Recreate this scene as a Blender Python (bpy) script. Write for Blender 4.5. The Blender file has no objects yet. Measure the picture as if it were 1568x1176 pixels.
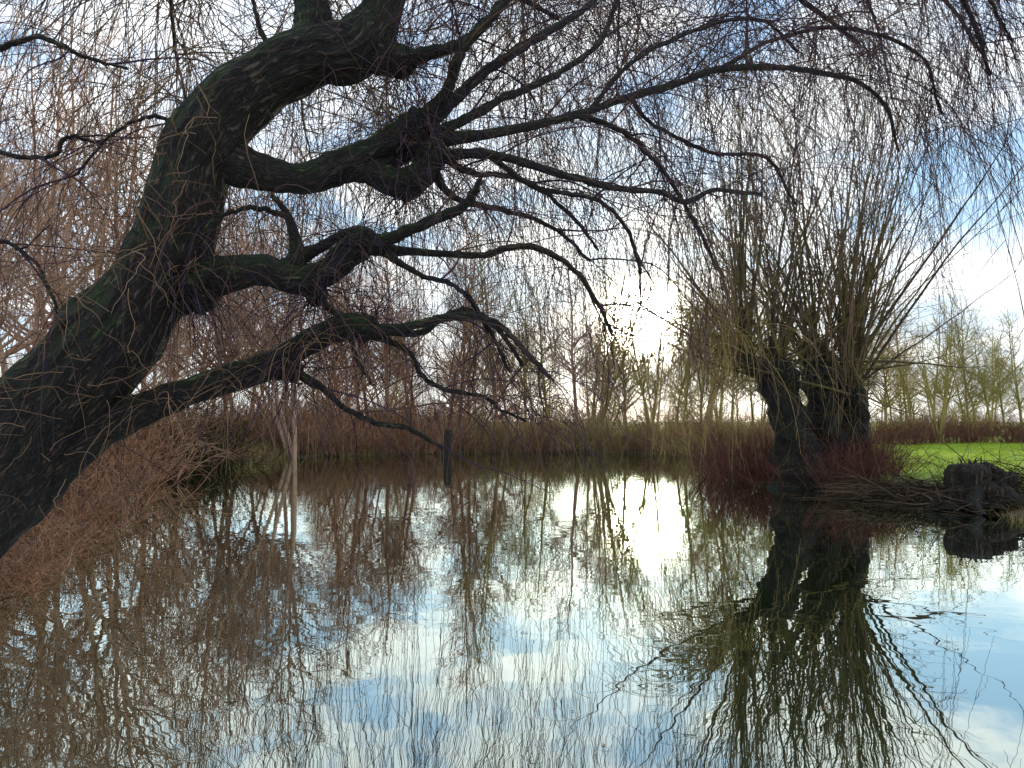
import bpy, math, numpy as np
from mathutils import Vector
rng = np.random.default_rng(11)
F = 1132.0; EYE = 2.0
def W(px, py, d):
    """survey helper: bearing / height at a real distance d (metres) -> world metres"""
    return np.array([(px-784.0)/F*d, d, EYE-(py-645.0)/F*d])
scene = bpy.context.scene

# ------------------------------------------------------------------ helpers
def nrm(v): return v/np.maximum(np.linalg.norm(v, axis=-1, keepdims=True), 1e-9)
class Acc:
    def __init__(s): s.v=[]; s.f=[]; s.r=[]; s.c=[]; s.n=0
    def tubes(s, pts, rad, k=3, rnd=None, cap=False, disp=None):
        M,N,_ = pts.shape
        if M==0: return
        T = np.empty_like(pts); T[:,1:-1]=pts[:,2:]-pts[:,:-2]; T[:,0]=pts[:,1]-pts[:,0]; T[:,-1]=pts[:,-1]-pts[:,-2]
        T = nrm(T)
        ref = np.array([0.12,0.97,0.2])
        n = nrm(np.cross(T, ref)); b = np.cross(T,n)
        a = np.arange(k)*2*math.pi/k
        ca=np.cos(a)[None,None,:,None]; sa=np.sin(a)[None,None,:,None]
        R = rad[:,:,None,None]*np.ones((1,1,k,1))
        seg = np.linalg.norm(np.diff(pts,axis=1),axis=2); ln = np.concatenate([np.zeros((M,1)),np.cumsum(seg,axis=1)],axis=1)
        co = np.concatenate([ca*R, sa*R, np.broadcast_to(ln[:,:,None,None],R.shape)],axis=3)
        if disp is not None: R = R*(1+disp(np.broadcast_to(a[None,None,:],(M,N,k)), np.broadcast_to(ln[:,:,None],(M,N,k)), rad))[...,None]
        V = pts[:,:,None,:]+R*(ca*n[:,:,None,:]+sa*b[:,:,None,:])
        V = V.reshape(-1,3)
        base = s.n+(np.arange(M)*N*k)[:,None,None]+(np.arange(N-1)*k)[None,:,None]
        j = np.arange(k)[None,None,:]; j2=(j+1)%k
        q = np.stack([base+j, base+j2, base+k+j2, base+k+j],axis=-1).reshape(-1,4)
        s.v.append(V); s.f.append(q); s.n+=len(V)
        if rnd is None: rnd = rng.random(M)
        s.r.append(np.repeat(rnd, N*k)); s.c.append(co.reshape(-1,3))
    def quads(s, V, Q, rnd):
        s.v.append(V); s.f.append(Q+s.n); s.n+=len(V); s.r.append(rnd); s.c.append(V.copy())
    def mesh(s, name, smooth=True):
        v=np.concatenate(s.v).astype(np.float32); f=np.concatenate(s.f).astype(np.int32)
        me=bpy.data.meshes.new(name)
        me.vertices.add(len(v)); me.vertices.foreach_set('co', v.ravel())
        me.loops.add(f.size); me.loops.foreach_set('vertex_index', f.ravel())
        me.polygons.add(len(f)); me.polygons.foreach_set('loop_start', np.arange(len(f),dtype=np.int32)*4)
        me.polygons.foreach_set('use_smooth', np.full(len(f), smooth, dtype=bool))
        at=me.attributes.new('rnd','FLOAT','POINT'); at.data.foreach_set('value', np.concatenate(s.r).astype(np.float32))
        at=me.attributes.new('barkco','FLOAT_VECTOR','POINT'); at.data.foreach_set('vector', np.concatenate(s.c).astype(np.float32).ravel())
        me.update(calc_edges=True); return me
def grow(P, D, L, n, grav, wander, gpow=1.0, target=(0,0,-1)):
    M=len(P); pts=np.empty((M,n+1,3)); pts[:,0]=P; D=nrm(D); P=P.copy()
    tg=np.array(target,float); st=(L/n)[:,None]
    grav=np.broadcast_to(np.asarray(grav,float),(M,))[:,None]
    for i in range(n):
        w=((i+1)/n)**gpow
        D=nrm(D+tg*grav*w+rng.normal(0,wander,(M,3)))
        P=P+D*st; pts[:,i+1]=P
    return pts
def taper(M,n,r0,r1,p=1.0):
    t=np.linspace(0,1,n)[None,:]**p
    r0=np.broadcast_to(np.asarray(r0,float),(M,))[:,None]; r1=np.broadcast_to(np.asarray(r1,float),(M,))[:,None]
    return r0*(1-t)+r1*t
def spawn(pts, count, t0=0.1, t1=1.0, weights=None):
    M,N,_=pts.shape
    L=np.linalg.norm(np.diff(pts,axis=1),axis=2).sum(1) if weights is None else weights
    i=rng.choice(M,count,p=L/L.sum()); t=rng.uniform(t0,t1,count)*(N-1)
    k=np.minimum(t.astype(int),N-2); f=(t-k)[:,None]
    P=pts[i,k]*(1-f)+pts[i,k+1]*f; T=nrm(pts[i,k+1]-pts[i,k])
    return P,T,i,t/(N-1)
def catmull(C, n):
    C=np.asarray(C,float); C=np.vstack([2*C[0]-C[1],C,2*C[-1]-C[-2]])
    m=len(C)-3; out=[]
    for u in np.linspace(0,m-1e-6,n):
        k=int(u); t=u-k; a,b,c,d=C[k:k+4]
        out.append(0.5*((2*b)+(c-a)*t+(2*a-5*b+4*c-d)*t*t+(3*b-a-3*c+d)*t**3))
    return np.array(out)
def add(name, me, mat=None, parent=None, loc=(0,0,0), rot=0, sc=1.0, objmat=None):
    o=bpy.data.objects.new(name, me); scene.collection.objects.link(o)
    if me is not None and mat is not None and not me.materials: me.materials.append(mat)
    if objmat is not None:
        if not me.materials: me.materials.append(objmat)
        o.material_slots[0].link='OBJECT'; o.material_slots[0].material=objmat
    o.location=loc; o.rotation_euler=(0,0,rot); o.scale=(sc,)*3 if np.isscalar(sc) else sc
    if parent: o.parent=parent
    return o
def empty(name, loc=(0,0,0)):
    e=bpy.data.objects.new(name,None); scene.collection.objects.link(e); e.location=loc; e.empty_display_size=0.3; return e

# ------------------------------------------------------------------ materials
def newmat(name):
    m=bpy.data.materials.new(name); m.use_nodes=True; nt=m.node_tree
    for n in list(nt.nodes): nt.nodes.remove(n)
    o=nt.nodes.new('ShaderNodeOutputMaterial'); return m,nt,o
def ramp(nt, stops):
    r=nt.nodes.new('ShaderNodeValToRGB'); e=r.color_ramp.elements
    while len(e)<len(stops): e.new(0.5)
    for el,(p,c) in zip(e,stops): el.position=p; el.color=(*c,1)
    return r
def twigmat(name, cols, trans=0.0):
    m,nt,o=newmat(name); p=nt.nodes.new('ShaderNodeBsdfDiffuse')
    a=nt.nodes.new('ShaderNodeAttribute'); a.attribute_name='rnd'
    k=len(cols); r=ramp(nt,[(i/max(k-1,1),c) for i,c in enumerate(cols)])
    nt.links.new(a.outputs['Fac'],r.inputs[0]); nt.links.new(r.outputs[0],p.inputs['Color'])
    if trans>0:
        t=nt.nodes.new('ShaderNodeBsdfTranslucent'); nt.links.new(r.outputs[0],t.inputs['Color'])
        x=nt.nodes.new('ShaderNodeMixShader'); x.inputs[0].default_value=trans
        nt.links.new(p.outputs[0],x.inputs[1]); nt.links.new(t.outputs[0],x.inputs[2]); nt.links.new(x.outputs[0],o.inputs[0])
    else: nt.links.new(p.outputs[0],o.inputs[0])
    return m
def barkmat(name, dark, light, moss, mossamt, sc=1.0, bump=0.03):
    m,nt,o=newmat(name); N=nt.nodes.new; Lk=nt.links.new
    p=N('ShaderNodeBsdfPrincipled'); Lk(p.outputs[0],o.inputs[0]); p.inputs['Roughness'].default_value=0.8
    a=N('ShaderNodeAttribute'); a.attribute_name='barkco'
    n0=N('ShaderNodeTexNoise'); n0.inputs['Scale'].default_value=5*sc; n0.inputs['Detail'].default_value=3; Lk(a.outputs['Vector'],n0.inputs[0])
    wob=N('ShaderNodeVectorMath'); wob.operation='MULTIPLY_ADD'; wob.inputs[1].default_value=(0.10,0.10,0.10); Lk(n0.outputs['Color'],wob.inputs[0]); Lk(a.outputs['Vector'],wob.inputs[2])
    mp=N('ShaderNodeMapping'); mp.inputs['Scale'].default_value=(30*sc,30*sc,4.0*sc); Lk(wob.outputs[0],mp.inputs[0])
    nz=N('ShaderNodeTexNoise'); nz.inputs['Scale'].default_value=1.3; nz.inputs['Detail'].default_value=7; nz.inputs['Roughness'].default_value=0.6; Lk(mp.outputs[0],nz.inputs[0])
    rg=N('ShaderNodeMath'); rg.operation='SUBTRACT'; rg.inputs[1].default_value=0.5; Lk(nz.outputs['Fac'],rg.inputs[0])
    rb=N('ShaderNodeMath'); rb.operation='ABSOLUTE'; Lk(rg.outputs[0],rb.inputs[0])
    ht=N('ShaderNodeMapRange'); ht.inputs['From Max'].default_value=0.14; Lk(rb.outputs[0],ht.inputs[0])
    r=ramp(nt,[(0.05,dark),(0.45,tuple(0.45*c for c in light)),(1.0,light)]); Lk(ht.outputs[0],r.inputs[0])
    g=N('ShaderNodeNewGeometry'); sx=N('ShaderNodeSeparateXYZ'); Lk(g.outputs['Normal'],sx.inputs[0])
    n2=N('ShaderNodeTexNoise'); n2.inputs['Scale'].default_value=4; n2.inputs['Detail'].default_value=6; Lk(g.outputs['Position'],n2.inputs[0])
    up=N('ShaderNodeMath'); up.operation='MULTIPLY_ADD'; up.inputs[1].default_value=-0.6; Lk(sx.outputs['X'],up.inputs[0]); Lk(sx.outputs['Z'],up.inputs[2])
    ma=N('ShaderNodeMath'); ma.operation='MULTIPLY_ADD'; Lk(up.outputs[0],ma.inputs[0]); ma.inputs[1].default_value=0.28; Lk(n2.outputs['Fac'],ma.inputs[2])
    mr=N('ShaderNodeMapRange'); mr.inputs['From Min'].default_value=0.60-mossamt; mr.inputs['From Max'].default_value=0.80-mossamt; mr.inputs['To Max'].default_value=0.85; Lk(ma.outputs[0],mr.inputs[0])
    mc=N('ShaderNodeMix'); mc.data_type='RGBA'; Lk(mr.outputs[0],mc.inputs[0]); Lk(r.outputs[0],mc.inputs[6]); 
    mm=N('ShaderNodeMix'); mm.data_type='RGBA'; Lk(ht.outputs[0],mm.inputs[0]); mm.inputs[6].default_value=(*[0.25*c for c in moss],1); mm.inputs[7].default_value=(*moss,1); Lk(mm.outputs[2],mc.inputs[7])
    Lk(mc.outputs[2],p.inputs['Base Color'])
    b=N('ShaderNodeBump'); b.inputs['Distance'].default_value=bump; b.inputs['Strength'].default_value=1.0; Lk(ht.outputs[0],b.inputs['Height']); Lk(b.outputs[0],p.inputs['Normal'])
    return m
M_bark=barkmat('willow_bark',(0.005,0.004,0.003),(0.085,0.06,0.042),(0.055,0.105,0.014),0.09,1.0,0.035)
M_bark2=barkmat('pollard_bark',(0.007,0.005,0.004),(0.05,0.038,0.025),(0.025,0.038,0.010),0.05,0.5,0.06)
M_stump=barkmat('stump_wood',(0.010,0.007,0.005),(0.12,0.075,0.045),(0.05,0.05,0.02),0.0,0.5,0.08)
M_tw_f=twigmat('willow_twigs',[(0.03,0.022,0.04),(0.06,0.042,0.06),(0.15,0.085,0.06),(0.045,0.04,0.085)])  # purple-blue tones paint the colour fringe against the sky into the twigs
M_tw_far=twigmat('willow_curtain',[(0.05,0.04,0.06),(0.22,0.13,0.09),(0.12,0.11,0.06),(0.30,0.19,0.12)])
M_tw_dark=twigmat('dark_twigs',[(0.02,0.025,0.012),(0.05,0.05,0.025)])
M_left=twigmat('left_tree_twigs',[(0.36,0.20,0.13),(0.56,0.36,0.25),(0.40,0.27,0.18)])  # reddish tan raised so the twigs' backlit brightness sits in the colour
M_rust=twigmat('rust_twigs',[(0.18,0.09,0.06),(0.38,0.20,0.12),(0.52,0.32,0.19),(0.08,0.045,0.035)])
M_shr=twigmat('brown_twigs',[(0.05,0.025,0.018),(0.28,0.13,0.075),(0.46,0.25,0.14),(0.035,0.02,0.016)])
M_pink=twigmat('pinkish_twigs',[(0.30,0.17,0.12),(0.46,0.30,0.21)])
M_olive=twigmat('olive_twigs',[(0.21,0.19,0.05),(0.38,0.33,0.11),(0.28,0.20,0.09)])  # olive made paler: sun flare over distant trees is painted into the colour
M_poll=twigmat('pollard_twigs',[(0.09,0.055,0.045),(0.20,0.17,0.06),(0.05,0.038,0.035),(0.28,0.19,0.11)])
M_yel=twigmat('yellow_twigs',[(0.34,0.27,0.09),(0.45,0.32,0.14)])
M_red=twigmat('dogwood_stems',[(0.13,0.05,0.042),(0.24,0.11,0.085),(0.07,0.035,0.028)])
M_grass=twigmat('grass_blades',[(0.22,0.35,0.03),(0.33,0.46,0.05),(0.40,0.43,0.08)],0.55)
M_reed=twigmat('reed_blades',[(0.30,0.24,0.08),(0.44,0.33,0.15),(0.14,0.12,0.04),(0.20,0.12,0.07)],0.3)

# ------------------------------------------------------------------ terrain
POND=np.array([(-3.9,3.0),(-4.6,5.2),(-6.0,8.2),(-8.0,13),(-10.2,19),(-12.6,26),(-14.8,34),(-12,41),(-5,45.5),(2,47),(8,45.5),(11.3,40.5),(9.6,34),(8.3,28.5),(7.6,25),(8.2,22.4),(9.6,20.4),(10.6,17.5),(10.2,14.6),(11.6,11.5),(12.5,7),(9,3.2),(4.5,2.4),(0,2.6)])
def sdf(x,y):
    P=np.stack([x,y],-1); best=np.full(x.shape,1e9); inside=np.zeros(x.shape,bool); n=len(POND)
    for i in range(n):
        a=POND[i]; b=POND[(i+1)%n]; e=b-a; w=P-a
        t=np.clip((w@e)/(e@e),0,1); d=np.linalg.norm(w-t[...,None]*e,axis=-1); best=np.minimum(best,d)
        c=((a[1]>y)!=(b[1]>y)) & (x<(b[0]-a[0])*(y-a[1])/(b[1]-a[1]+1e-12)+a[0]); inside^=c
    return np.where(inside,-best,best)
def ss(a,b,x):
    t=np.clip((x-a)/(b-a),0,1); return t*t*(3-2*t)
def H(x,y):
    x=np.asarray(x,float); y=np.asarray(y,float); s=sdf(x,y)+0.35*np.sin(x*0.9+y*0.6)*np.cos(y*1.1-x*0.4)+0.12*np.sin(x*5.1)*np.sin(y*4.3)
    h=np.where(s>0, 0.36*ss(0,1.8,s)+0.012*np.minimum(s,20), -0.7*ss(0,2.0,-s))
    h=h+0.03*np.sin(x*2.1+1)*np.cos(y*1.9)*(s>0.3)+0.12*np.sin(x*0.13)*np.sin(y*0.11+1)*ss(2,10,s)
    return h
xs=np.concatenate([np.linspace(-900,-60,16),np.linspace(-55,-20,20),np.arange(-19.6,20,0.33),np.linspace(20.4,55,20),np.linspace(60,900,16)])
ys=np.concatenate([np.linspace(-300,-10,14),np.arange(-8,52,0.33),np.linspace(52.5,90,22),np.linspace(100,1500,18)])
X,Y=np.meshgrid(xs,ys); Z=H(X,Y); V=np.stack([X,Y,Z],-1).reshape(-1,3)
nx=len(xs); i,j=np.meshgrid(np.arange(len(ys)-1),np.arange(nx-1),indexing='ij'); b0=(i*nx+j).ravel()
A=Acc(); A.quads(V,np.stack([b0,b0+1,b0+nx+1,b0+nx],-1),np.zeros(len(V))); me=A.mesh('ground')
m,nt,o=newmat('ground_soil_grass'); N=nt.nodes.new; Lk=nt.links.new
p=N('ShaderNodeBsdfPrincipled'); p.inputs['Roughness'].default_value=0.95; Lk(p.outputs[0],o.inputs[0])
g=N('ShaderNodeNewGeometry'); sx=N('ShaderNodeSeparateXYZ'); Lk(g.outputs['Position'],sx.inputs[0])
n1=N('ShaderNodeTexNoise'); n1.inputs['Scale'].default_value=0.5; n1.inputs['Detail'].default_value=8; Lk(g.outputs['Position'],n1.inputs[0])
r1=ramp(nt,[(0.3,(0.15,0.25,0.02)),(0.5,(0.28,0.40,0.035)),(0.7,(0.36,0.40,0.07))]); Lk(n1.outputs['Fac'],r1.inputs[0])
n2=N('ShaderNodeTexNoise'); n2.inputs['Scale'].default_value=3; n2.inputs['Detail'].default_value=8; Lk(g.outputs['Position'],n2.inputs[0])
r2=ramp(nt,[(0.35,(0.03,0.022,0.012)),(0.65,(0.13,0.09,0.045))]); Lk(n2.outputs['Fac'],r2.inputs[0])
mr=N('ShaderNodeMapRange'); mr.inputs['From Min'].default_value=0.25; mr.inputs['From Max'].default_value=0.42; Lk(sx.outputs['Z'],mr.inputs[0])
mr2=N('ShaderNodeMapRange'); mr2.inputs['From Min'].default_value=9; mr2.inputs['From Max'].default_value=13; Lk(sx.outputs['X'],mr2.inputs[0])
mm=N('ShaderNodeMath'); mm.operation='MULTIPLY'; Lk(mr.outputs[0],mm.inputs[0]); Lk(mr2.outputs[0],mm.inputs[1])
mc=N('ShaderNodeMix'); mc.data_type='RGBA'; Lk(mm.outputs[0],mc.inputs[0]); Lk(r2.outputs[0],mc.inputs[6]); Lk(r1.outputs[0],mc.inputs[7]); Lk(mc.outputs[2],p.inputs['Base Color'])
bp=N('ShaderNodeBump'); bp.inputs['Distance'].default_value=0.05; Lk(n2.outputs['Fac'],bp.inputs['Height']); Lk(bp.outputs[0],p.inputs['Normal'])
add('ground',me,m)

# water
A=Acc(); A.quads(np.array([(-17,1,0),(15,1,0),(15,49,0),(-17,49,0)],float),np.array([[0,1,2,3]]),np.zeros(4)); me=A.mesh('pond_water')
m,nt,o=newmat('water'); N=nt.nodes.new; Lk=nt.links.new
gl=N('ShaderNodeBsdfGlossy'); gl.inputs['Roughness'].default_value=0.008; gl.inputs['Color'].default_value=(0.86,0.95,0.87,1)
df=N('ShaderNodeBsdfDiffuse'); df.inputs['Color'].default_value=(0.018,0.028,0.010,1)
lw=N('ShaderNodeFresnel'); lw.inputs['IOR'].default_value=1.33
mr=N('ShaderNodeMapRange'); mr.inputs['From Max'].default_value=0.40; mr.inputs['To Min'].default_value=0.42; mr.inputs['To Max'].default_value=0.95; Lk(lw.outputs[0],mr.inputs[0])
mx=N('ShaderNodeMixShader'); Lk(mr.outputs[0],mx.inputs[0]); Lk(df.outputs[0],mx.inputs[1]); Lk(gl.outputs[0],mx.inputs[2]); Lk(mx.outputs[0],o.inputs[0])
g=N('ShaderNodeNewGeometry'); mp=N('ShaderNodeMapping'); mp.inputs['Scale'].default_value=(1.0,1.3,1); Lk(g.outputs['Position'],mp.inputs[0])
nz=N('ShaderNodeTexNoise'); nz.inputs['Scale'].default_value=1.3; nz.inputs['Detail'].default_value=2; Lk(mp.outputs[0],nz.inputs[0])
bp=N('ShaderNodeBump'); bp.inputs['Distance'].default_value=0.0026; bp.inputs['Strength'].default_value=1.0; Lk(nz.outputs['Fac'],bp.inputs['Height']); Lk(bp.outputs[0],gl.inputs['Normal'])
add('pond_water',me,m)

# ------------------------------------------------------------------ foreground leaning willow
def limb(C, n=None):
    C=np.array(C,float); n=n or max(12,len(C)*7)
    P=np.array([W(a,b,d) for a,b,d,_ in C]); R=C[:,3]*C[:,2]/F
    q=catmull(np.hstack([P,R[:,None]]),n); return q[:,:3],np.maximum(q[:,3],0.0015)
def barkdisp(a,l,rad):
    u=a
    d=0.045*np.sin(3*u+1.3*np.sin(l*2.1))+0.035*np.sin(5*u+l*4.0)+0.05*np.sin(l*7.3+2*u)*np.sin(l*3.1)
    d+=0.025*np.sin(13*u+2.5*np.sin(l*5)+l*3)+0.018*np.sin(23*u+3*np.sin(l*9))
    return d
trunk=[(-330,1110,4.7,128),(-210,950,4.8,108),(-80,800,4.9,98),(30,690,5,86),(120,585,5,72),(195,490,5,64),(255,400,5,60),(285,315,5,55),(312,225,5,55),(365,155,5,50),(425,112,5,43),(490,85,5,40),(545,75,5,42),(583,25,5,33),(602,-45,5,28),(650,-150,5.1,22),(760,-260,5.3,16)]
big=[trunk,
 [(470,100,5,32),(482,40,5,30),(478,-15,5,24),(500,-80,5,22),(480,-180,5.1,18),(380,-260,5.3,14)],
 [(545,75,5,34),(590,90,5,26),(618,92,5,20),(632,92,5.0,8)],
 [(320,240,5,36),(390,262,5,27),(460,275,5.05,24),(520,255,5.1,24),(580,228,5.1,21),(630,200,5.1,22),(655,182,5.1,17)],
 [(500,262,5.1,22),(560,262,5.1,18),(610,282,5.1,23),(645,268,5.1,22),(662,236,5.1,22),(668,215,5.1,14)],
 [(560,265,5.1,17),(610,240,5.15,15),(650,215,5.2,17),(690,205,5.2,9)],
 [(270,440,5,44),(330,425,5,30),(400,415,5,24),(450,428,5,23),(500,418,5,20),(535,388,5,22),(560,372,5,22),(575,380,5,10)],
 [(425,425,5,20),(455,400,5,16),(452,365,5,9),(438,325,5,6),(415,298,5,3)],
 [(450,430,5,17),(485,445,5,15),(490,462,5,10)],
 [(455,395,5,13),(490,380,5,8),(520,362,5,7),(545,358,5,12)],
 [(60,720,5,50),(130,672,5,34),(200,636,5,26),(270,607,5,23),(350,580,5,20),(420,556,5,20),(480,520,5,19),(530,500,5,21),(562,506,5,19),(575,510,5,8)],
 [(420,560,5,19),(445,566,5,16),(452,575,5,9)]]
thin=[
 [(655,190,5.1,14),(700,150,5.2,9),(745,112,5.4,8),(810,75,5.6,7),(880,30,5.9,5),(930,-10,6.2,4)],
 [(660,215,5.1,13),(740,206,5.2,8),(830,188,5.5,7),(900,172,5.8,6),(965,150,6.1,6),(1040,130,6.5,5.5),(1100,110,6.8,5),(1170,107,7.1,4.5),(1235,110,7.4,4),(1300,122,7.7,3.5),(1350,160,7.9,3),(1372,230,8,2)],
 [(660,240,5.1,12),(750,236,5.1,7),(850,265,5.3,6),(920,284,5.5,5),(1000,292,5.8,4.5),(1035,308,6,4),(1085,290,6.2,3.5),(1150,300,6.6,2.5)],
 [(650,182,5.1,13),(690,130,5,9),(725,70,4.9,8),(785,5,4.9,6),(840,-60,4.9,5)],
 [(665,205,5.1,10),(720,180,5.2,8),(790,150,5.5,6),(850,120,5.8,5),(920,60,6.2,4),(950,-20,6.5,3)],
 [(615,92,5,15),(680,75,5,9),(735,42,5.1,8),(775,-5,5.2,6),(800,-80,5.3,5)],
 [(745,236,5.1,5),(820,290,5.2,4),(900,312,5.4,3.5),(960,360,5.8,3),(985,430,6,2.5)],
 [(880,176,5.7,5),(955,200,5.8,4),(1010,250,6,3.5),(1060,330,6.4,3),(1090,410,6.8,2)],
 [(965,150,6.1,4),(1000,190,6.4,3),(1085,230,6.9,3),(1180,240,7.4,2.5),(1230,310,7.8,2)],
 [(1100,110,6.8,3.5),(1180,60,7.2,3),(1280,40,7.7,3),(1400,80,8.2,2.5),(1440,170,8.5,2)],
 [(900,172,5.8,4),(960,100,6,3.5),(1050,50,6.5,3),(1160,30,7,2.5),(1220,80,7.4,2)],
 [(562,378,5,14),(620,356,4.9,9),(690,325,4.8,8),(722,303,4.8,7),(738,280,4.75,4)],
 [(562,382,5,10),(640,387,5.1,6),(740,392,5.3,5.5),(785,378,5.4,5),(830,380,5.5,5),(878,408,5.7,4),(915,450,5.9,3.5),(945,510,6,2.5)],
 [(590,388,5,6),(650,425,5.1,4),(700,440,5.3,3.5),(745,490,5.5,3),(775,560,5.7,2.5)],
 [(660,255,5.1,9),(690,300,5.2,5),(760,320,5.5,4),(840,345,5.9,3),(900,400,6.3,2.5)],
 [(668,230,5.1,8),(720,262,5.3,5),(800,275,5.6,4),(870,320,6,3),(920,380,6.4,2)],
 [(566,506,5,13),(620,503,5,7),(680,492,5.1,6),(740,492,5.3,5),(785,525,5.5,4),(830,580,5.7,3)],
 [(570,502,5,9),(640,510,5.1,5.5),(690,476,5.3,5),(720,468,5.4,4.5),(760,490,5.6,4),(800,550,5.8,3)],
 [(445,565,5,10),(500,600,5,5.5),(560,640,5.1,4.5),(620,652,5.2,4),(680,690,5.3,2.5)],
 [(567,512,5,7),(620,535,5.2,4.5),(655,580,5.5,4),(735,608,5.8,3),(800,640,6,2)],
 [(490,458,5,7),(520,500,4.9,4),(530,560,4.9,3),(560,600,4.9,2)],
 [(440,330,5,5),(400,322,4.9,4),(360,335,4.8,3),(320,370,4.7,2)],
 [(340,180,5,8),(290,185,4.9,4),(240,175,4.9,3),(180,190,4.8,2.5),(120,260,4.8,2)],
 [(-80,60,5,7),(0,75,5,5),(60,62,5,4),(120,90,5,3),(200,110,5,2)],
 [(-80,215,5,5),(0,232,5,4),(75,241,5,3.5),(110,210,5,3),(150,220,5,2)],
 [(-60,380,4.8,5),(20,370,4.8,3),(70,430,4.8,2.5),(90,500,4.8,2)],
 [(440,105,5,7),(400,50,5,4),(380,-20,5,3),(330,-60,5,3),(280,0,5,2)],
 [(602,-45,5,20),(690,-150,5.3,15),(820,-240,6,12),(1020,-290,6.8,10),(1250,-230,7.5,8),(1400,-120,8,5.5),(1490,10,8.2,4),(1520,110,8.3,2.5)],
 [(602,-45,5,16),(720,-110,5.5,10),(900,-140,6,8),(1100,-120,6.8,6),(1300,-70,7.2,4.5),(1430,-20,7.6,3),(1500,70,7.8,2)],
 [(500,-70,5,18),(400,-170,5.3,13),(230,-200,5.6,10),(50,-150,6,7),(-80,-40,6.3,4),(-120,100,6.4,2)],
 [(650,-140,5.2,10),(760,-140,6.5,8),(900,-90,8,7),(1050,-50,9.2,5),(1200,-20,10,4),(1320,60,10.5,2.5)],
 [(500,-80,5,10),(560,-120,6,8),(640,-80,7.2,6),(740,-40,8.2,5),(850,20,9,3)],
 [(1300,-70,7.2,4),(1400,-60,7.4,3.5),(1500,-30,7.6,3),(1560,60,7.8,2)],
 [(1250,-230,7.5,6),(1400,-220,8.4,4.5),(1500,-120,9,3.5),(1530,0,9.2,2.5)],
]
WT=empty('willow_tree')
A=Acc()
for k,C in enumerate(big):
    P,R=limb(C,260 if k==0 else 90)
    s=np.linspace(0,1,len(R)); R=R*(1+0.05*np.sin(s*37+k)*np.sin(s*17+2*k)+0.03*np.sin(s*90+k))
    R[-1]*=0.2
    A.tubes(P[None],R[None],72 if k==0 else 36,rnd=np.array([0.5]),disp=barkdisp)
for (a,b,d,r) in [(610,95,5,24),(545,95,5,22),(500,70,5,30),(640,188,5.1,22),(625,285,5.1,22),(655,250,5.1,22),(555,365,5,19),(560,500,5,20),(482,455,5,14),(448,568,5,17),(530,395,5,17),(300,440,5,40),(655,225,5.15,20)]:
    c=W(a,b,d); R0=r*d/F; t=np.linspace(0,math.pi,14); ax=nrm(rng.normal(0,1,3)*np.array([1,.5,1]))
    pts=c+np.outer(-np.cos(t)*R0,ax); A.tubes(pts[None],(np.sin(t)*R0+0.001)[None],20,rnd=np.array([0.5]),disp=lambda a,l,rad:0.13*np.sin(3*a+l*40)+0.1*np.sin(5*a-l*60))
T_pts=[];T_rad=[]
NT=44
for C in thin:
    P,R=limb(C,NT); P=P+0.010*np.cumsum(rng.normal(0,0.5,(NT,3)),axis=0)*np.minimum(1,np.linspace(0,3,NT))[:,None]
    T_pts.append(P);T_rad.append(R)
T_pts=np.array(T_pts);T_rad=np.array(T_rad)
A.tubes(T_pts,T_rad*(1+0.08*rng.normal(0,1,T_rad.shape)),8)
hi=[]
for pts_ in [[(-0.9,5.0,5.2),(0.2,7,7.2),(1.2,10,8.8),(1.8,13,9.6),(2.2,16,9.0)],
   [(-0.9,5.0,5.2),(-1.0,7.5,7.4),(-1.5,10.5,8.9),(-2.2,13.5,9.3),(-2.8,17,8.4)],
   [(-0.5,5.2,5.6),(1.8,7.2,7.8),(4.0,9.8,8.8),(6.0,12.4,9.0),(7.5,14.5,8.2)],
   [(-0.9,5.0,5.2),(-2.6,7.2,7.2),(-4.4,9.6,8.2),(-5.8,13,8.2),(-6.5,16,7.6)],
   [(0.2,7,7.2),(-0.2,9,9.2),(0.0,12,10.4),(0.3,15,10.2),(0.5,19,8.6)],
   [(1.8,7.2,7.8),(2.8,9.8,9.8),(4.0,12.6,10.4),(5.2,16.4,9.2)],
   [(-1.0,7.5,7.4),(-2.6,10.5,8.6),(-4.0,14,8.8),(-4.8,18,7.8)]]:
    q=catmull(pts_,NT)+0.02*np.cumsum(rng.normal(0,0.5,(NT,3)),axis=0); hi.append(q)
hi=np.array(hi); A.tubes(hi,taper(len(hi),NT,0.06,0.012),8)
add('trunk_and_limbs',A.mesh('willow_trunk'),M_bark,WT)
A=Acc()
def lift(P,D,L,zmin):
    return np.minimum(L,np.maximum((P[:,2]-zmin)*1.0,0.12))
n1=330
P,T,i,t=spawn(T_pts,n1,0.15,1.0)
D=T*0.9+rng.normal(0,0.45,(n1,3))+np.array([0,0,0.25])
L=rng.uniform(0.5,1.7,n1)*(0.6+0.09*P[:,1])
s1=grow(P,D,L,12,0.16,0.11)
A.tubes(s1,taper(n1,13,rng.uniform(0.004,0.009,n1),0.0018),4)
n2=1250
P,T,i,t=spawn(s1,n2,0.1,1.0)
D=T*0.7+rng.normal(0,0.4,(n2,3)); L=lift(P,D,rng.uniform(0.3,1.4,n2)*(0.5+0.1*P[:,1]),1.35)
s2=grow(P,D,L,9,0.34,0.07); A.tubes(s2,taper(n2,10,0.0032,0.0014),3)
n2b=1150
P,T,i,t=spawn(T_pts,n2b,0.2,1.0)
D=T*0.4+rng.normal(0,0.5,(n2b,3)); L=lift(P,D,rng.uniform(0.4,1.6,n2b)*(0.5+0.08*P[:,1]),1.35)
s2b=grow(P,D,L,9,0.37,0.08); A.tubes(s2b,taper(n2b,10,0.0034,0.0014),3)
n3=2600
allp=np.concatenate([s2,s2b]); P,T,i,t=spawn(allp,n3,0.05,1.0)
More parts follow.
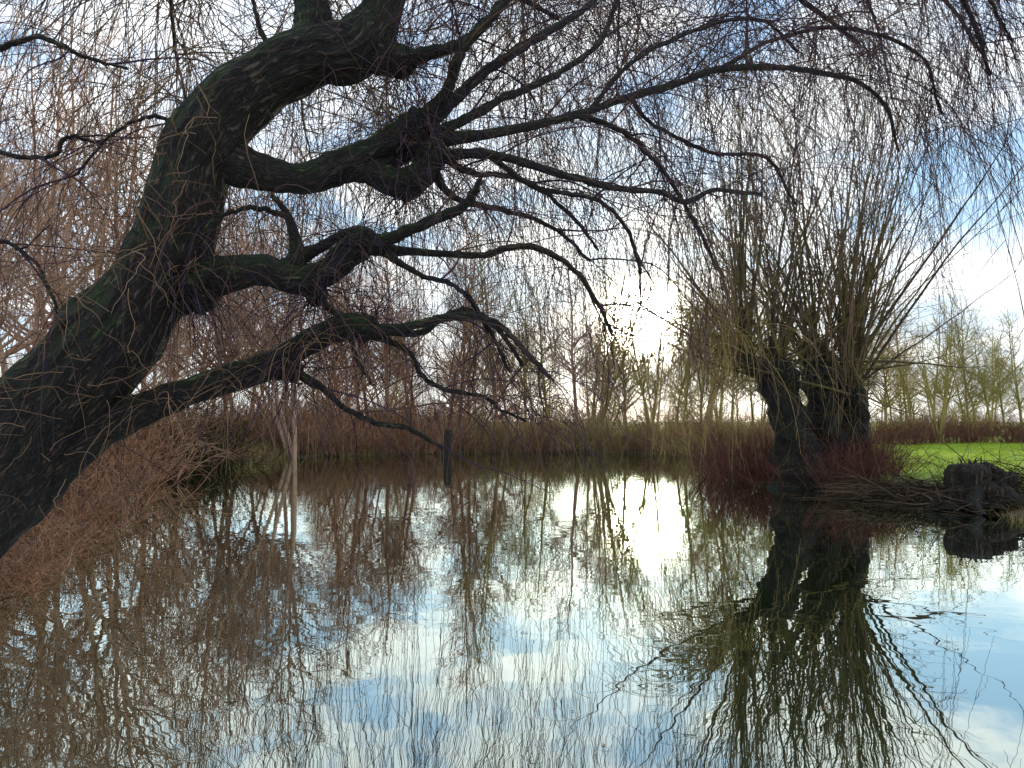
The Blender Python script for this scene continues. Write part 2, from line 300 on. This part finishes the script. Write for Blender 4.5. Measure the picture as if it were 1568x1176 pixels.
D=T*0.9+rng.normal(0,0.32,(n3,3)); L=lift(P,D,rng.uniform(0.12,0.75,n3)*(0.4+0.11*P[:,1]),1.35)
s3=grow(P,D,L,6,0.36,0.07); A.tubes(s3,taper(n3,7,0.0022,0.0012),3)
far=T_pts[:, NT//2:][ (T_pts[:,-1,1]>6.9) ]
n4=900
P,T,i,t=spawn(far,n4,0.0,1.0)
P=P+rng.normal(0,0.35,(n4,3))*np.array([1,1.4,0.6]); D=T*0.5+rng.normal(0,0.5,(n4,3)); L=rng.uniform(0.5,2.0,n4)
s4=grow(P,D,L,10,0.4,0.05); A.tubes(s4,taper(n4,11,0.0035,0.0016),3)
bp_=np.array([limb(C,40)[0] for C in big]); n5=560
P,T,i,t=spawn(bp_,n5,0.1,1.0)
D=rng.normal(0,1,(n5,3)); L=rng.uniform(0.15,0.8,n5)
s5=grow(P,D,L,9,0.25,0.2); A.tubes(s5,taper(n5,10,0.004,0.0015),3)
kn=np.array([W(*c) for c in [(622,98,5),(640,188,5.1),(625,285,5.1),(555,375,5),(560,500,5),(482,450,5),(448,568,5),(300,440,5),(290,420,4.9),(655,225,5.1),(270,400,4.9)]])
n6=650; P=kn[rng.integers(0,len(kn),n6)]+rng.normal(0,0.06,(n6,3)); D=rng.normal(0,1,(n6,3)); L=rng.uniform(0.2,1.0,n6)
s6=grow(P,D,lift(P,D,L,1.6),10,0.25,0.13); A.tubes(s6,taper(n6,11,0.004,0.0014),3)
add('weeping_twigs',A.mesh('willow_twigs'),M_tw_f,WT)
# long curtains far out over the water, reaching almost down to it
A=Acc()
n7=220; P,T,i,t=spawn(hi,n7,0.35,1.0); D=T*0.6+rng.normal(0,0.7,(n7,3))+np.array([0,0,.1]); b7=grow(P,D,rng.uniform(0.8,3.4,n7),9,0.12,0.09); A.tubes(b7,taper(n7,10,0.016,0.005),4)
n8=1850; P,T,i,t=spawn(b7,n8,0.1,1.0); D=T*0.6+rng.normal(0,0.35,(n8,3)); L=np.minimum(rng.uniform(1.5,9.5,n8)*ss(7,14.5,P[:,1])+0.5,P[:,2]-rng.uniform(0.15,1.6,n8)); s8=grow(P,D,L,13,0.42,0.045); A.tubes(s8,taper(n8,14,0.008,0.0035),3)
n9=3600; P,T,i,t=spawn(s8,n9,0.15,1.0); D=T+rng.normal(0,0.32,(n9,3)); L=np.minimum(rng.uniform(0.3,1.3,n9),np.maximum(P[:,2]-0.15,.1)); s9=grow(P,D,L,5,0.3,0.05); A.tubes(s9,taper(n9,6,0.0055,0.003),3)
add('hanging_curtain',A.mesh('willow_curtain'),M_tw_far,WT)
A=Acc(); P=np.array([limb(big[0],60)[0][8:34]]); P,T,i,t=spawn(P,170,0,1); P=P+rng.normal(0,.2,(170,3))+np.array([0,-.3,0]); D=rng.normal(0,1,(170,3))+np.array([0,-.6,0]); q=grow(P,D,rng.uniform(.25,.9,170),12,0.14,0.22); A.tubes(q,taper(170,13,0.0035,0.0012),4)
P=bp_[10][8:30]; P,T,i,t=spawn(P[None],160,0,1); D=rng.normal(0,.8,(160,3))+np.array([0,-.3,0.2]); q=grow(P,D,rng.uniform(.3,.9,160),12,0.3,0.12); A.tubes(q,taper(160,13,0.0035,0.0014),4)
add('pale_shoots',A.mesh('pale_shoots'),twigmat('straw_twigs',[(0.08,0.05,0.03),(0.32,0.20,0.12),(0.16,0.10,0.06)]),WT)

# ------------------------------------------------------------------ pollard willow on the right bank
PW=empty('pollard_willow')
A=Acc(); heads=[]
def pdisp(a,l,rad): return 0.10*np.sin(3*a+l*1.5)+0.08*np.sin(5*a-l*3)+0.09*np.sin(l*6+2*a)+0.05*np.sin(11*a+l*5)+0.05*np.sin(l*17+a)
for C in [[(1232,760,22.2,60),(1226,715,22.2,40),(1214,660,22.2,28),(1198,612,22.2,24),(1188,578,22.2,30),(1180,552,22.2,18)],
          [(1280,756,22.6,60),(1274,710,22.6,40),(1268,660,22.6,28),(1262,612,22.6,24),(1255,578,22.6,28),(1250,548,22.6,19)],
          [(1306,710,22.4,26),(1312,650,22.4,17),(1308,612,22.4,19),(1303,592,22.4,12)],
          [(1186,590,22.2,17),(1158,560,22.0,13),(1138,548,22.0,12)],
          [(1262,606,22.6,16),(1290,576,23,14),(1302,556,23,12)]]:
    P,R=limb(C,60); A.tubes(P[None],R[None],28,rnd=np.array([.5]),disp=pdisp); heads.append(P[-10:])
add('trunks',A.mesh('pollard_trunks'),M_bark2,PW)
A=Acc(); hp=np.concatenate(heads); n=175
P=hp[rng.integers(0,len(hp),n)]+rng.normal(0,0.15,(n,3))
az=rng.uniform(0,2*math.pi,n); tilt=np.abs(rng.normal(0.1,0.62,n))
D=np.stack([np.sin(tilt)*np.cos(az),np.sin(tilt)*np.sin(az),np.cos(tilt)],-1)
L=rng.uniform(3.4,9.8,n)*np.clip(1.1-0.3*tilt,0.5,1.1)
q1=grow(P,D,L,14,-0.02,0.045); A.tubes(q1,taper(n,15,rng.uniform(0.022,0.06,n),0.007),5)
n=1500; P,T,i,t=spawn(q1,n,0.12,1.0); D=T*0.9+rng.normal(0,0.38,(n,3)); L=rng.uniform(0.5,2.2,n)
q2=grow(P,D,L,7,0.07,0.08); A.tubes(q2,taper(n,8,0.010,0.004),3)
n=2200; P,T,i,t=spawn(q2,n,0.1,1.0); D=T*0.9+rng.normal(0,0.4,(n,3)); L=rng.uniform(0.3,1.1,n)
q3=grow(P,D,L,5,0.1,0.08); A.tubes(q3,taper(n,6,0.006,0.003),3)
n=420; P=hp[rng.integers(0,len(hp),n)]+rng.normal(0,0.3,(n,3)); D=rng.normal(0,1,(n,3)); L=rng.uniform(0.5,2.4,n)
q4=grow(P,D,L,9,0.12,0.13); A.tubes(q4,taper(n,10,0.012,0.004),3)
tp=np.stack([limb(C_,30)[0] for C_ in ([(1228,756,21.9,1),(1210,660,21.9,1),(1190,580,21.9,1)],[(1284,752,22.3,1),(1268,655,22.3,1),(1254,580,22.3,1)])])
P,T,i,t=spawn(tp,160,0,1); D=rng.normal(0,.6,(160,3))+np.array([0,-.4,.2]); q=grow(P+rng.normal(0,.15,(160,3)),D,rng.uniform(.4,1.5,160),8,0.15,.15); A.tubes(q,taper(160,9,0.009,0.003),3)
add('shoots',A.mesh('pollard_shoots'),M_poll,PW)
A=Acc()
o_=grow(np.repeat(W(1150,548,22)[None],22,0),np.stack([rng.uniform(-0.9,-0.3,22),rng.normal(0,0.4,22),rng.uniform(0.2,1.0,22)],-1),rng.uniform(1.4,3.2,22),10,0.16,0.06)
A.tubes(o_,taper(22,11,0.03,0.008),4)
P,T,i,t=spawn(o_,300,0.2,1.0); D=T*0.3+rng.normal(0,0.3,(300,3)); L=np.minimum(rng.uniform(1.0,5.0,300),np.maximum(P[:,2]-0.2,0.3))
q=grow(P,D,L,10,0.5,0.05); A.tubes(q,taper(300,11,0.011,0.004),3)
P,T,i,t=spawn(q,700,0.1,1.0); D=T+rng.normal(0,0.35,(700,3)); q=grow(P,D,rng.uniform(0.2,0.7,700),5,0.3,0.05); A.tubes(q,taper(700,6,0.006,0.003),3)
add('hanging_fronds',A.mesh('pollard_fronds'),M_yel,PW)

# ------------------------------------------------------------------ generic bare trees
def tree_mesh(name,h,stems=1,spread=0.5,up=0.06,dens=1.0,tw=0.009,droop=0.0,r0=0.13,low=0.25,nt_=1200):
    A=Acc()
    P=rng.normal(0,0.18*(stems>1),(stems,3))*np.array([1,1,0]); D=np.array([0,0,1.])+rng.normal(0,0.05+0.09*(stems>1),(stems,3))*np.array([1,1,0])
    t0=grow(P,D,np.full(stems,h)*rng.uniform(0.85,1,stems),16,0.03,0.035,target=(0,0,1)); A.tubes(t0,taper(stems,17,r0/stems**0.35,0.015),7)
    n=int(38*dens*(stems**0.5)); P,T,i,t=spawn(t0,n,low,0.97); a=rng.uniform(0,2*math.pi,n)
    D=np.stack([np.cos(a),np.sin(a),np.full(n,0.75)],-1)+rng.normal(0,0.15,(n,3)); L=h*spread*(1.05-t)*rng.uniform(0.6,1.1,n)+0.4
    b1=grow(P,D,L,9,up,0.09,target=(0,0,1)); A.tubes(b1,taper(n,10,0.05*(1.1-t)*r0/0.13+0.01,0.009),4)
    n=int(260*dens); P,T,i,t=spawn(b1,n,0.15,1); D=T*0.8+rng.normal(0,0.45,(n,3)); L=rng.uniform(0.5,1.7,n)*h/12
    b2=grow(P,D,L,6,up-droop,0.1,target=(0,0,1)); A.tubes(b2,taper(n,7,0.014,tw*0.7),3)
    n=int(nt_*dens); P,T,i,t=spawn(b2,n,0.1,1); D=T*0.8+rng.normal(0,0.45,(n,3)); L=rng.uniform(0.3,1.0,n)*h/12
    b3=grow(P,D,L,4,up-2*droop,0.08,target=(0,0,1)); A.tubes(b3,taper(n,5,tw*0.8,tw*0.45),3)
    return A.mesh(name)
TA=tree_mesh('bare_tree_a',13,1,0.33,0.10,1.0)
TB=tree_mesh('bare_tree_b',12,3,0.28,0.12,1.1)
TC=tree_mesh('bare_tree_c',11,1,0.45,0.05,1.2,droop=0.05,low=0.15)
TD=tree_mesh('bare_tree_d',14,2,0.30,0.08,1.1,low=0.2)
TE=tree_mesh('weeping_tree',10,2,0.45,0.02,1.5,droop=0.22,low=0.15)
SP=tree_mesh('slender_tree',10.5,5,0.13,0.2,0.6,r0=0.14,low=0.35)
for me in (TA,TB,TC,TD,TE,SP): me.materials.append(M_olive)
variants=[TA,TB,TC,TD,TE]
def put(name,me,mat,x,y,sc,parent=None):
    return add(name,me,None,parent,(x,y,float(H(np.array([x]),np.array([y]))[0])-0.05),rng.uniform(0,6.28),(sc*rng.uniform(.92,1.08),sc*rng.uniform(.92,1.08),sc),objmat=mat)
TL=empty('tree_line')
k=0
for px in np.arange(250,1600,27):
    if 958<px<1000: continue
    d=rng.uniform(49,62); x=(px+rng.normal(0,8)-784)/F*d
    if px<480: mat=M_pink; z=1.3; d=d*0.82; x*=0.82
    elif px<720: mat=[M_pink,M_rust][k%2]; z=1.22
    elif px<1100: mat=[M_olive,M_olive,M_pink][k%3]; z=1.15
    elif px<1330: mat=M_olive; z=0.9
    else: mat=M_olive; z=0.76
    put('tree_%02d'%k,variants[rng.integers(0,4)],mat,x,d,z*rng.uniform(0.8,1.15),TL); k+=1
for px in np.arange(-60,1700,50):
    d=rng.uniform(72,105); x=(px+rng.normal(0,12)-784)/F*d
    put('back_tree_%02d'%k,variants[rng.integers(0,5)],[M_olive,M_pink][int(rng.random()<0.35)],x,d,rng.uniform(0.8,1.15)*(0.7 if 920<px<1040 else 1),TL); k+=1
for (px,d,me,mat,sc) in [(1002,48.3,SP,M_olive,0.92),(905,49,SP,M_pink,0.9),(925,48.5,TB,M_olive,0.6),(1440,46,SP,M_olive,0.8),(520,48,TE,M_rust,0.7),(610,49,TE,M_rust,0.6),(700,49,TE,M_rust,0.66),(760,49,TE,M_rust,0.6),(1070,46,TC,M_olive,0.65)]:
    put('bare_tree',me,mat,(px-784)/F*d,d,sc)
for (px,d,me,sc) in [(20,21,TD,1.05),(100,24,TB,1.3),(-80,17,TA,1.1),(165,28,TD,1.2),(225,34,TC,1.25),(-20,27,TA,1.5),(60,32,TD,1.4)]:
    x=(px-784)/F*d; put('bare_tree',me,M_left,x,d,sc)

# ------------------------------------------------------------------ shrubs
def shrub_mesh(name,h,w,n=150,tw=0.006,grav=0.08,upb=0.9,sub=9,wan=0.1):
    A=Acc(); P=np.stack([rng.normal(0,w*0.28,n),rng.normal(0,w*0.28,n),np.zeros(n)],-1)
    D=np.stack([P[:,0]/w*1.2,P[:,1]/w*1.2,np.full(n,upb)],-1)+rng.normal(0,0.28,(n,3))
    s=grow(P,D,rng.uniform(0.5,1.1,n)*h,8,grav,wan); A.tubes(s,taper(n,9,tw*1.8,tw*0.7),3)
    m_=n*sub; P,T,i,t=spawn(s,m_,0.1,1); q=grow(P,T*0.8+rng.normal(0,0.55,(m_,3)),rng.uniform(0.12,0.42,m_)*h,4,grav,wan*1.3); A.tubes(q,taper(m_,5,tw*0.8,tw*0.45),3)
    return A.mesh(name)
SA=shrub_mesh('shrub_a',2.2,2.2,90,0.008,0.08,0.9,8); SB=shrub_mesh('shrub_b',1.8,2.8,110,0.007,0.16,0.9,8); SC=shrub_mesh('shrub_c',1.5,1.8,130,0.006,0.02,1.3,6)
SN=shrub_mesh('shrub_near',1.5,2.4,70,0.0045,0.10,0.7,14,0.28)
for me in (SA,SB,SC,SN): me.materials.append(M_rust)
LB=[(-6.3,8.4,.8),(-6.9,9.4,.85),(-7.7,10.9,.95),(-8.5,12.8,1.1),(-9.3,14.5,1.1),(-10.2,16.6,1.2),(-11.2,19.3,1.3),(-12.4,22.8,1.4),(-13.9,27.5,1.4),(-15,31.5,1.4),(-8.4,9.6,1.1),(-10.3,13,1.3)]
for q,(x,y,s) in enumerate(LB):
    put('willow_shrub',SN if y<15 else [SA,SB][q%2],[M_shr,M_rust,M_shr][q%3],x,y,s)
for (px,d,s) in [(292,31,1.5),(330,33,1.2),(262,29,1.3)]:
    put('dark_shrub',SA,M_tw_dark,(px-784)/F*d,d,s)
for (x,y,s) in [(7.6,25.6,1.1),(8.1,24.2,1.05),(8.5,22.6,.95),(9.3,21.3,.9),(9.9,22.4,1.05),(8.9,24.4,1.1),(10.4,21.6,.85),(8.0,27.5,1.1),(11.0,22.6,.9)]:
    put('dogwood_shrub',SC,M_red,x,y,s)
HG=empty('hedge')
for q in range(17):
    x=17+q*1.45+rng.normal(0,.2); y=47+rng.normal(0,.8)
    put('hedge_shrub_%02d'%q,[SC,SA][q%2],M_red,x,y,1.15 if q%2==0 else 0.85,HG)
UG=empty('undergrowth')
for q in range(72):
    px=320+q*12+rng.normal(0,6); d=rng.uniform(41,46); x=(px-784)/F*d
    while sdf(np.array([x]),np.array([d]))[0]<0.15: d+=0.7; x=(px-784)/F*d
    d+=rng.uniform(0,1.2); x=(px-784)/F*d
    put('undergrowth_%02d'%q,[SA,SB,SC][q%3],[M_olive,M_shr,M_reed,M_rust][q%4] if px>700 else [M_rust,M_shr,M_shr][q%3],x,d,rng.uniform(0.5,1.3),UG)
for q in range(14):
    px=300+q*30; d=rng.uniform(50,54); put('brush_%02d'%q,SA,[M_rust,M_shr][q%2],(px-784)/F*d,d,rng.uniform(1.2,1.9),UG)
for q in range(34):
    d=rng.uniform(62,75); x=-42+q*2.8
    put('thicket_%02d'%q,[SA,SB][q%2],[M_olive,M_reed,M_pink][q%3],x,d,rng.uniform(1.4,2.2),UG)

# ------------------------------------------------------------------ grass, reeds
def blades(name,X,Y,hmin,hmax,w,mat,lean=0.35):
    n=len(X); Z=H(X,Y)-0.02; h=rng.uniform(hmin,hmax,n); a=rng.uniform(0,math.pi,n); lx=rng.normal(0,lean,n)*h; ly=rng.normal(0,lean,n)*h
    dx=np.cos(a)*w; dy=np.sin(a)*w
    b1=np.stack([X-dx,Y-dy,Z],-1); b2=np.stack([X+dx,Y+dy,Z],-1); t1=np.stack([X+dx*.15+lx,Y+dy*.15+ly,Z+h],-1); t2=np.stack([X-dx*.15+lx,Y-dy*.15+ly,Z+h],-1)
    V=np.stack([b1,b2,t1,t2],1).reshape(-1,3); Q=np.arange(n*4).reshape(-1,4); A=Acc(); A.quads(V,Q,np.repeat(rng.random(n),4)); add(name,A.mesh(name,False),mat)
n=90000; X=rng.uniform(9,36,n); Y=14+34*rng.random(n)**0.8; k=(sdf(X,Y)>0.5)&(X<Y*0.72); blades('grass',X[k],Y[k],0.05,0.14,0.014,M_grass)
n=50000; X=rng.uniform(-16,14,n); Y=rng.uniform(36,52,n); s=sdf(X,Y); k=(s>-0.3)&(s<3.0)&(np.sin(X*1.3)+np.sin(X*3.1+Y)+rng.normal(0,.5,n)>-0.7); blades('reeds',X[k],Y[k],0.15,0.9,0.012,M_reed,0.25)
n=26000; X=rng.uniform(7,16,n); Y=rng.uniform(10,30,n); s=sdf(X,Y); k=(s>-0.15)&(s<0.9); blades('bank_grass',X[k],Y[k],0.06,0.3,0.007,M_reed,0.6)
n=26000; X=rng.uniform(-16,-3.5,n); Y=rng.uniform(3,34,n); s=sdf(X,Y); k=(s>-0.1)&(s<2.0); blades('dead_grass',X[k],Y[k],0.08,0.4,0.005,M_shr,0.7)

# ------------------------------------------------------------------ stump, brush pile, post, leaves
ST=empty('tree_stump'); c=W(1502,760,16.6); c[2]=0.12
def sd_(a,l,rad): return 0.12*np.sin(3*a+1+l)+0.09*np.sin(5*a+.5+l*2)+0.06*np.sin(11*a+l*6)+0.04*np.sin(23*a+l*9)+0.05*np.sin(l*14+2*a)
A=Acc()
for (ox,oy,hh,rr0) in [(-0.22,0,0.93,.40),(0.24,-.05,0.78,.36),(0.0,-.28,0.50,.34),(0.42,.1,.55,.26),(-.5,-.1,.45,.2)]:
    zz=np.array([0,.05,.12,.2,.3,.42,.54,.66,.78,.88,.95,1.0,1.01,1.0])*hh
    rr=np.array([1.6,1.35,1.15,1.05,1.0,.97,.98,1.0,1.0,.96,.88,.74,.4,.01])*rr0
    P=np.stack([c[0]+ox+0.10*zz*np.sign(ox+.01),c[1]+oy+0*zz,c[2]+zz+0.05*np.sin(zz*20)*(zz>hh*.9)],-1)
    A.tubes(P[None],rr[None],48,rnd=np.array([.5]),disp=sd_)
for aa in (0.2,1.6,2.9,4.0,5.2):
    q=catmull([c+np.array([math.cos(aa)*.4,math.sin(aa)*.4,.3]),c+np.array([math.cos(aa)*.8,math.sin(aa)*.8,.1]),c+np.array([math.cos(aa+.2)*1.2,math.sin(aa+.2)*1.2,-.12])],10)
    A.tubes(q[None],taper(1,10,.2,.06),12,disp=sd_)
for _ in range(16):
    a_=rng.uniform(0,6.28); r_=rng.uniform(.1,.5); b_=c+np.array([math.cos(a_)*r_,math.sin(a_)*r_*.7,.6]); q=catmull([b_,b_+np.array([rng.normal(0,.06),0,.22]),b_+np.array([rng.normal(0,.12),0,rng.uniform(.3,.5)])],8); A.tubes(q[None],taper(1,8,.06,.008),6)
add('stump_body',A.mesh('stump'),M_stump,ST)
A=Acc(); n=1100; x=rng.uniform(8.8,14.0,n); y=17.2+rng.normal(0,1.0,n)+(13.5-x)*0.55-1.2; z=np.maximum(H(x,y),0)+rng.uniform(0.02,0.4,n)
D=np.stack([rng.normal(0,1,n),rng.normal(0,.6,n),rng.normal(0.05,.22,n)],-1)
s=grow(np.stack([x,y,z],-1),D,rng.uniform(.4,1.8,n),7,0.05,0.12); s[...,2]=np.maximum(s[...,2],0.02); A.tubes(s,taper(n,8,rng.uniform(.006,.018,n),.004),4)
P,T,i,t=spawn(s,1300,.2,1); q=grow(P,T+rng.normal(0,.5,(1300,3)),rng.uniform(.2,.6,1300),4,0.08,.1); A.tubes(q,taper(1300,5,.005,.003),3)
add('brush_pile',A.mesh('brush'),twigmat('brush_twigs',[(0.02,0.018,0.014),(0.06,0.045,0.03),(0.16,0.11,0.07)]))
c=W(683,700,40); A=Acc(); pts=np.array([[c[0]+.05*e,c[1],-.5+e] for e in (0,.6,1.2,1.7,2.0,2.05,2.05)]); A.tubes(pts[None],np.array([[.26,.24,.2,.19,.18,.14,.005]]),16,disp=pdisp)
add('wooden_post',A.mesh('post'),M_bark2)
A=Acc(); n=240; x=rng.uniform(-5,8,n); y=rng.uniform(4,22,n); k=sdf(x,y)<-.2; x=x[k];y=y[k];n=len(x); a=rng.uniform(0,6.28,n); L=rng.uniform(.010,.024,n); w=L*.4
ca,sa=np.cos(a),np.sin(a); z=np.full(n,.005)
V=np.stack([np.stack([x+ca*L,y+sa*L,z],-1),np.stack([x-sa*w,y+ca*w,z+.003],-1),np.stack([x-ca*L,y-sa*L,z],-1),np.stack([x+sa*w,y-ca*w,z+.002],-1)],1).reshape(-1,3)
A.quads(V,np.arange(n*4).reshape(-1,4),np.repeat(rng.random(n),4)); add('floating_leaves',A.mesh('leaves',False),twigmat('leaf_litter',[(0.25,0.10,0.03),(0.4,0.28,0.1),(0.15,0.09,0.05)]))

# ------------------------------------------------------------------ sky, sun, camera
sv=Vector((0.173,1.0,0.1325)).normalized(); el=math.asin(sv.z); az=math.atan2(sv.x,sv.y)
w=bpy.data.worlds.new('World'); scene.world=w; w.use_nodes=True; nt=w.node_tree; N=nt.nodes.new; Lk=nt.links.new
for n_ in list(nt.nodes): nt.nodes.remove(n_)
out=N('ShaderNodeOutputWorld'); sky=N('ShaderNodeTexSky'); sky.sky_type='NISHITA'; sky.sun_disc=False; sky.sun_elevation=el; sky.sun_rotation=az
sky.dust_density=0.3; sky.ozone_density=2.0
bg=N('ShaderNodeBackground'); bg.inputs[1].default_value=0.15; Lk(sky.outputs[0],bg.inputs[0])
tc=N('ShaderNodeTexCoord'); sp=N('ShaderNodeSeparateXYZ'); Lk(tc.outputs['Generated'],sp.inputs[0])
za=N('ShaderNodeMath'); za.operation='MAXIMUM'; za.inputs[1].default_value=0.0; Lk(sp.outputs['Z'],za.inputs[0])
zb=N('ShaderNodeMath'); zb.operation='ADD'; zb.inputs[1].default_value=0.25; Lk(za.outputs[0],zb.inputs[0])
dx=N('ShaderNodeMath'); dx.operation='DIVIDE'; Lk(sp.outputs['X'],dx.inputs[0]); Lk(zb.outputs[0],dx.inputs[1])
dy=N('ShaderNodeMath'); dy.operation='DIVIDE'; Lk(sp.outputs['Y'],dy.inputs[0]); Lk(zb.outputs[0],dy.inputs[1])
cb=N('ShaderNodeCombineXYZ'); Lk(dx.outputs[0],cb.inputs[0]); Lk(dy.outputs[0],cb.inputs[1])
cn=N('ShaderNodeTexNoise'); cn.inputs['Scale'].default_value=2.3; cn.inputs['Detail'].default_value=7; cn.inputs['Roughness'].default_value=0.6; cn.inputs['Distortion'].default_value=0.3; Lk(cb.outputs[0],cn.inputs[0])
cm=N('ShaderNodeMapRange'); cm.interpolation_type='SMOOTHSTEP'; cm.inputs['From Min'].default_value=0.38; cm.inputs['From Max'].default_value=0.60; Lk(cn.outputs['Fac'],cm.inputs[0])
hz=N('ShaderNodeMapRange'); hz.inputs['From Min'].default_value=0.0; hz.inputs['From Max'].default_value=0.7; Lk(za.outputs[0],hz.inputs[0])
hc=ramp(nt,[(0.0,(0.90,0.99,1.08)),(0.35,(0.52,0.80,1.12)),(1.0,(0.22,0.46,0.98))]); Lk(hz.outputs[0],hc.inputs[0])
cc=N('ShaderNodeMix'); cc.data_type='RGBA'; Lk(cm.outputs[0],cc.inputs[0]); Lk(hc.outputs[0],cc.inputs[6]); cc.inputs[7].default_value=(1.34,1.36,1.38,1)
cbg=N('ShaderNodeBackground'); Lk(cc.outputs[2],cbg.inputs[0]); cbg.inputs[1].default_value=1.2
ms=N('ShaderNodeMixShader'); ms.inputs[0].default_value=0.88; Lk(bg.outputs[0],ms.inputs[1]); Lk(cbg.outputs[0],ms.inputs[2])
dt=N('ShaderNodeVectorMath'); dt.operation='DOT_PRODUCT'; Lk(tc.outputs['Generated'],dt.inputs[0]); dt.inputs[1].default_value=tuple(sv)
def lobe(p,a):
    c0=N('ShaderNodeMath'); c0.operation='MAXIMUM'; c0.inputs[1].default_value=0; Lk(dt.outputs['Value'],c0.inputs[0])
    c1=N('ShaderNodeMath'); c1.operation='POWER'; c1.inputs[1].default_value=p; Lk(c0.outputs[0],c1.inputs[0])
    c2=N('ShaderNodeMath'); c2.operation='MULTIPLY'; c2.inputs[1].default_value=a; Lk(c1.outputs[0],c2.inputs[0]); return c2
l1=lobe(2200,350); l2=lobe(60,1.5); ad=N('ShaderNodeMath'); ad.operation='ADD'; Lk(l1.outputs[0],ad.inputs[0]); Lk(l2.outputs[0],ad.inputs[1])
gb=N('ShaderNodeBackground'); gb.inputs[0].default_value=(1,0.93,0.72,1); Lk(ad.outputs[0],gb.inputs[1])
asd=N('ShaderNodeAddShader'); Lk(ms.outputs[0],asd.inputs[0]); Lk(gb.outputs[0],asd.inputs[1]); Lk(asd.outputs[0],out.inputs[0])
sl=bpy.data.lights.new('sun','SUN'); sl.energy=5; sl.angle=math.radians(0.5); sl.color=(1,0.89,0.70)
so=bpy.data.objects.new('sun',sl); scene.collection.objects.link(so); so.rotation_euler=sv.to_track_quat('Z','Y').to_euler(); so.location=(5,30,20)
cam=bpy.data.cameras.new('camera'); cam.lens=26; cam.sensor_width=36; cam.shift_y=57/1568; cam.clip_end=5000; cam.clip_start=0.05
co=bpy.data.objects.new('camera',cam); scene.collection.objects.link(co); co.location=(0,0,EYE); co.rotation_euler=(math.pi/2,0,0); scene.camera=co
scene.view_settings.view_transform='Standard'; scene.view_settings.look='None'; scene.view_settings.exposure=0
